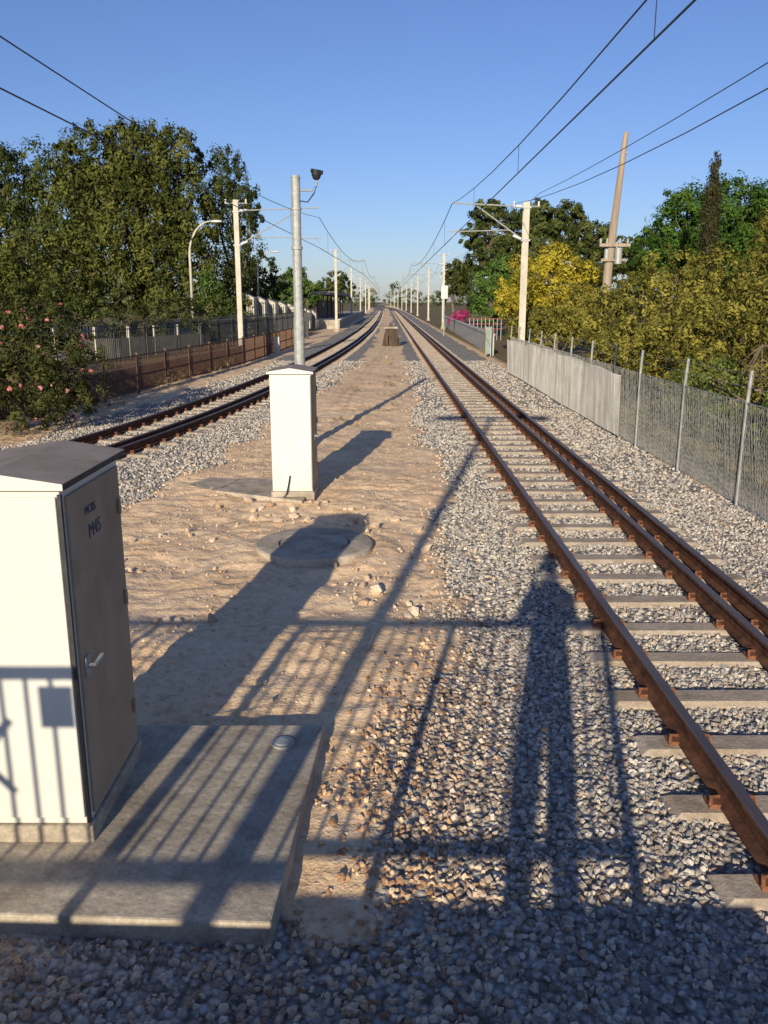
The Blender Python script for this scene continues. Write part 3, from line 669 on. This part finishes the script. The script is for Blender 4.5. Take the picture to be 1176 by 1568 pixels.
b.tube([(px,py,.92),(px,py,3),(px,py,LH+.05)],[.085,.075,.06],12)
b.tube([(px-1.0,py,LH),(px+1.0,py,LH)],.045,8)
for s in (-1,1):
    b.box(px+s*.95-.36,px+s*.95+.36,py-.14,py+.14,LH-.07,LH+.11,1)
b.box(px-.17,px+.17,py-.17,py+.17,.92,.95); b.obj('platform_lamp_post',[m_galv,m_lamp])

def skin(name,pts,edges,rad,root=0,sub=2,mats=None,matfn=None,parent=None):
    me=bpy.data.meshes.new(name); me.from_pydata(pts,edges,[]); o=bpy.data.objects.new(name,me); COL.objects.link(o)
    sk=o.modifiers.new('s','SKIN'); 
    if not me.skin_vertices: 
        bpy.context.view_layer.objects.active=o; bpy.ops.mesh.customdata_skin_add()
    for i,v in enumerate(me.skin_vertices[0].data):
        r=rad[i]; v.radius=r if isinstance(r,tuple) else (r,r); v.use_root=(i==root)
    sb=o.modifiers.new('u','SUBSURF'); sb.levels=sub; sb.render_levels=sub
    dg=bpy.context.evaluated_depsgraph_get(); m2=bpy.data.meshes.new_from_object(o.evaluated_get(dg))
    bpy.data.objects.remove(o)
    for m in mats: m2.materials.append(m)
    if matfn:
        for p in m2.polygons: p.material_index=matfn(p.center)
    for p in m2.polygons: p.use_smooth=True
    return link(bpy.data.objects.new(name,m2),parent)
m_skin=M('skin',(.48,.28,.20),(.55,.34,.25),8,.5,.02); m_shirt=M('blue_shirt',(.06,.09,.16),(.09,.12,.20),6,.85,.1); m_jean=M('trousers',(.03,.035,.05),(.05,.055,.08),10,.9,.1); m_hair=M('hair',(.03,.02,.012),(.06,.04,.025),30,.6,.2)
ph=empty('person'); yp=-.28; dz=.07
pts=[(0,yp,1.86),(0,yp,2.07),(0,yp+.01,2.30),(0,yp,2.47),(0,yp+.02,2.62),
 (.085,yp,1.80),(.105,yp+.02,1.42),(.12,yp-.02,1.00),(.135,yp+.17,.955),
 (-.085,yp,1.80),(-.105,yp+.02,1.42),(-.12,yp-.02,1.00),(-.135,yp+.17,.955),
 (.175,yp,2.44),(.225,yp+.12,2.18),(.10,-.09,2.54),
 (-.175,yp,2.44),(-.225,yp+.12,2.18),(-.10,-.09,2.54)]
ed=[(0,1),(1,2),(2,3),(3,4),(0,5),(5,6),(6,7),(7,8),(0,9),(9,10),(10,11),(11,12),(3,13),(13,14),(14,15),(3,16),(16,17),(17,18)]
rd=[(.18,.13),(.165,.12),(.18,.13),(.115,.09),.055,.12,.09,.065,.045,.12,.09,.065,.045,.074,.056,.030,.074,.056,.030]
def mf(c):
    if c.z<1.0: return 3
    if c.z<1.86: return 2
    if c.z>2.54 and abs(c.x)<.075: return 0
    if c.y>-.15: return 0
    return 1
skin('body',pts,ed,rd,0,2,[m_skin,m_shirt,m_jean,m_dark],mf,ph)
h=MB(); h.ell((0,yp+.03,2.675+dz),(.078,.098,.122),0,20,14); h.ell((0,yp+.128,2.66+dz),(.014,.022,.024),0,8,6)
for s in(-1,1):
    h.ell((s*.079,yp+.02,2.67+dz),(.012,.022,.032),0,8,6); h.ell((s*.03,yp+.118,2.685+dz),(.013,.008,.008),2,8,6)
h.ell((0,yp+.012,2.72+dz),(.086,.10,.105),1,20,12); h.ell((0,yp+.119,2.615+dz),(.024,.008,.007),3,8,6)
h.obj('head',[m_skin,m_hair,m_white,m_red],ph,smooth=True)
for s in (-1,1):
    P=[(s*.10,-.09,2.54),(s*.082,-.065,2.59),(s*.066,-.045,2.63)]; E=[(0,1),(1,2)]; Rr=[.028,(.034,.018),(.03,.014)]
    for k,(dzf,L) in enumerate(((.045,.9),(.022,1.0),(0,.95),(-.022,.75))):
        i=len(P); P+=[(s*.060,-.030,2.635+dzf),(s*.048,-.014,2.637+dzf),(s*(.048-.018*L),-.020,2.638+dzf)]
        E+=[(2,i),(i,i+1),(i+1,i+2)]; Rr+=[.0095,.0085,.007]
    i=len(P); P+=[(s*.07,-.075,2.62),(s*.045,-.055,2.645),(s*.025,-.038,2.66)]; E+=[(1,i),(i,i+1),(i+1,i+2)]; Rr+=[.012,.010,.008]
    skin('hand',P,E,Rr,0,1,[m_skin],None,ph)
b=MB(); b.box(-.036,.036,-.030,-.022,2.575,2.71); b.box(-.03,.03,-.0315,-.0302,2.59,2.70,1); b.obj('smartphone',[m_rubber,m_lamp],ph,bevel=.003)

# ------------------------------------------------------------ sun, sky, camera
el=math.radians(17.0); az=math.radians(11.0)
d=Vector((math.sin(az)*math.cos(el),math.cos(az)*math.cos(el),-math.sin(el)))
sl=bpy.data.lights.new('sun','SUN'); sl.energy=5.0; sl.angle=math.radians(.5); sl.color=(1,.895,.70)
so=link(bpy.data.objects.new('sun',sl)); so.rotation_euler=d.to_track_quat('-Z','Y').to_euler(); so.location=(-10,-40,30)
W=bpy.data.worlds.new('World'); S.world=W; W.use_nodes=True; nt=W.node_tree
sk=nt.nodes.new('ShaderNodeTexSky'); sk.sky_type='NISHITA'; sk.sun_disc=False; sk.sun_elevation=el; sk.sun_rotation=math.radians(191)
sk.air_density=1.0; sk.dust_density=.4; sk.ozone_density=3.0
tint=mix(nt,1.0,sk.outputs[0],(.94,1.0,1.36),'MULTIPLY')
bg=nt.nodes['Background']; nt.links.new(tint,bg.inputs[0]); bg.inputs[1].default_value=.088
cam=bpy.data.cameras.new('camera'); co=link(bpy.data.objects.new('camera',cam)); co.location=(0,0,2.67)
cam.sensor_fit='VERTICAL'; cam.sensor_height=24; cam.lens=24*1305/1568; cam.clip_start=.01; cam.clip_end=6000
co.rotation_euler=(math.radians(90-13.87),0,math.radians(.17))
S.camera=co
S.view_settings.view_transform='Standard'; S.view_settings.look='None'; S.view_settings.exposure=0
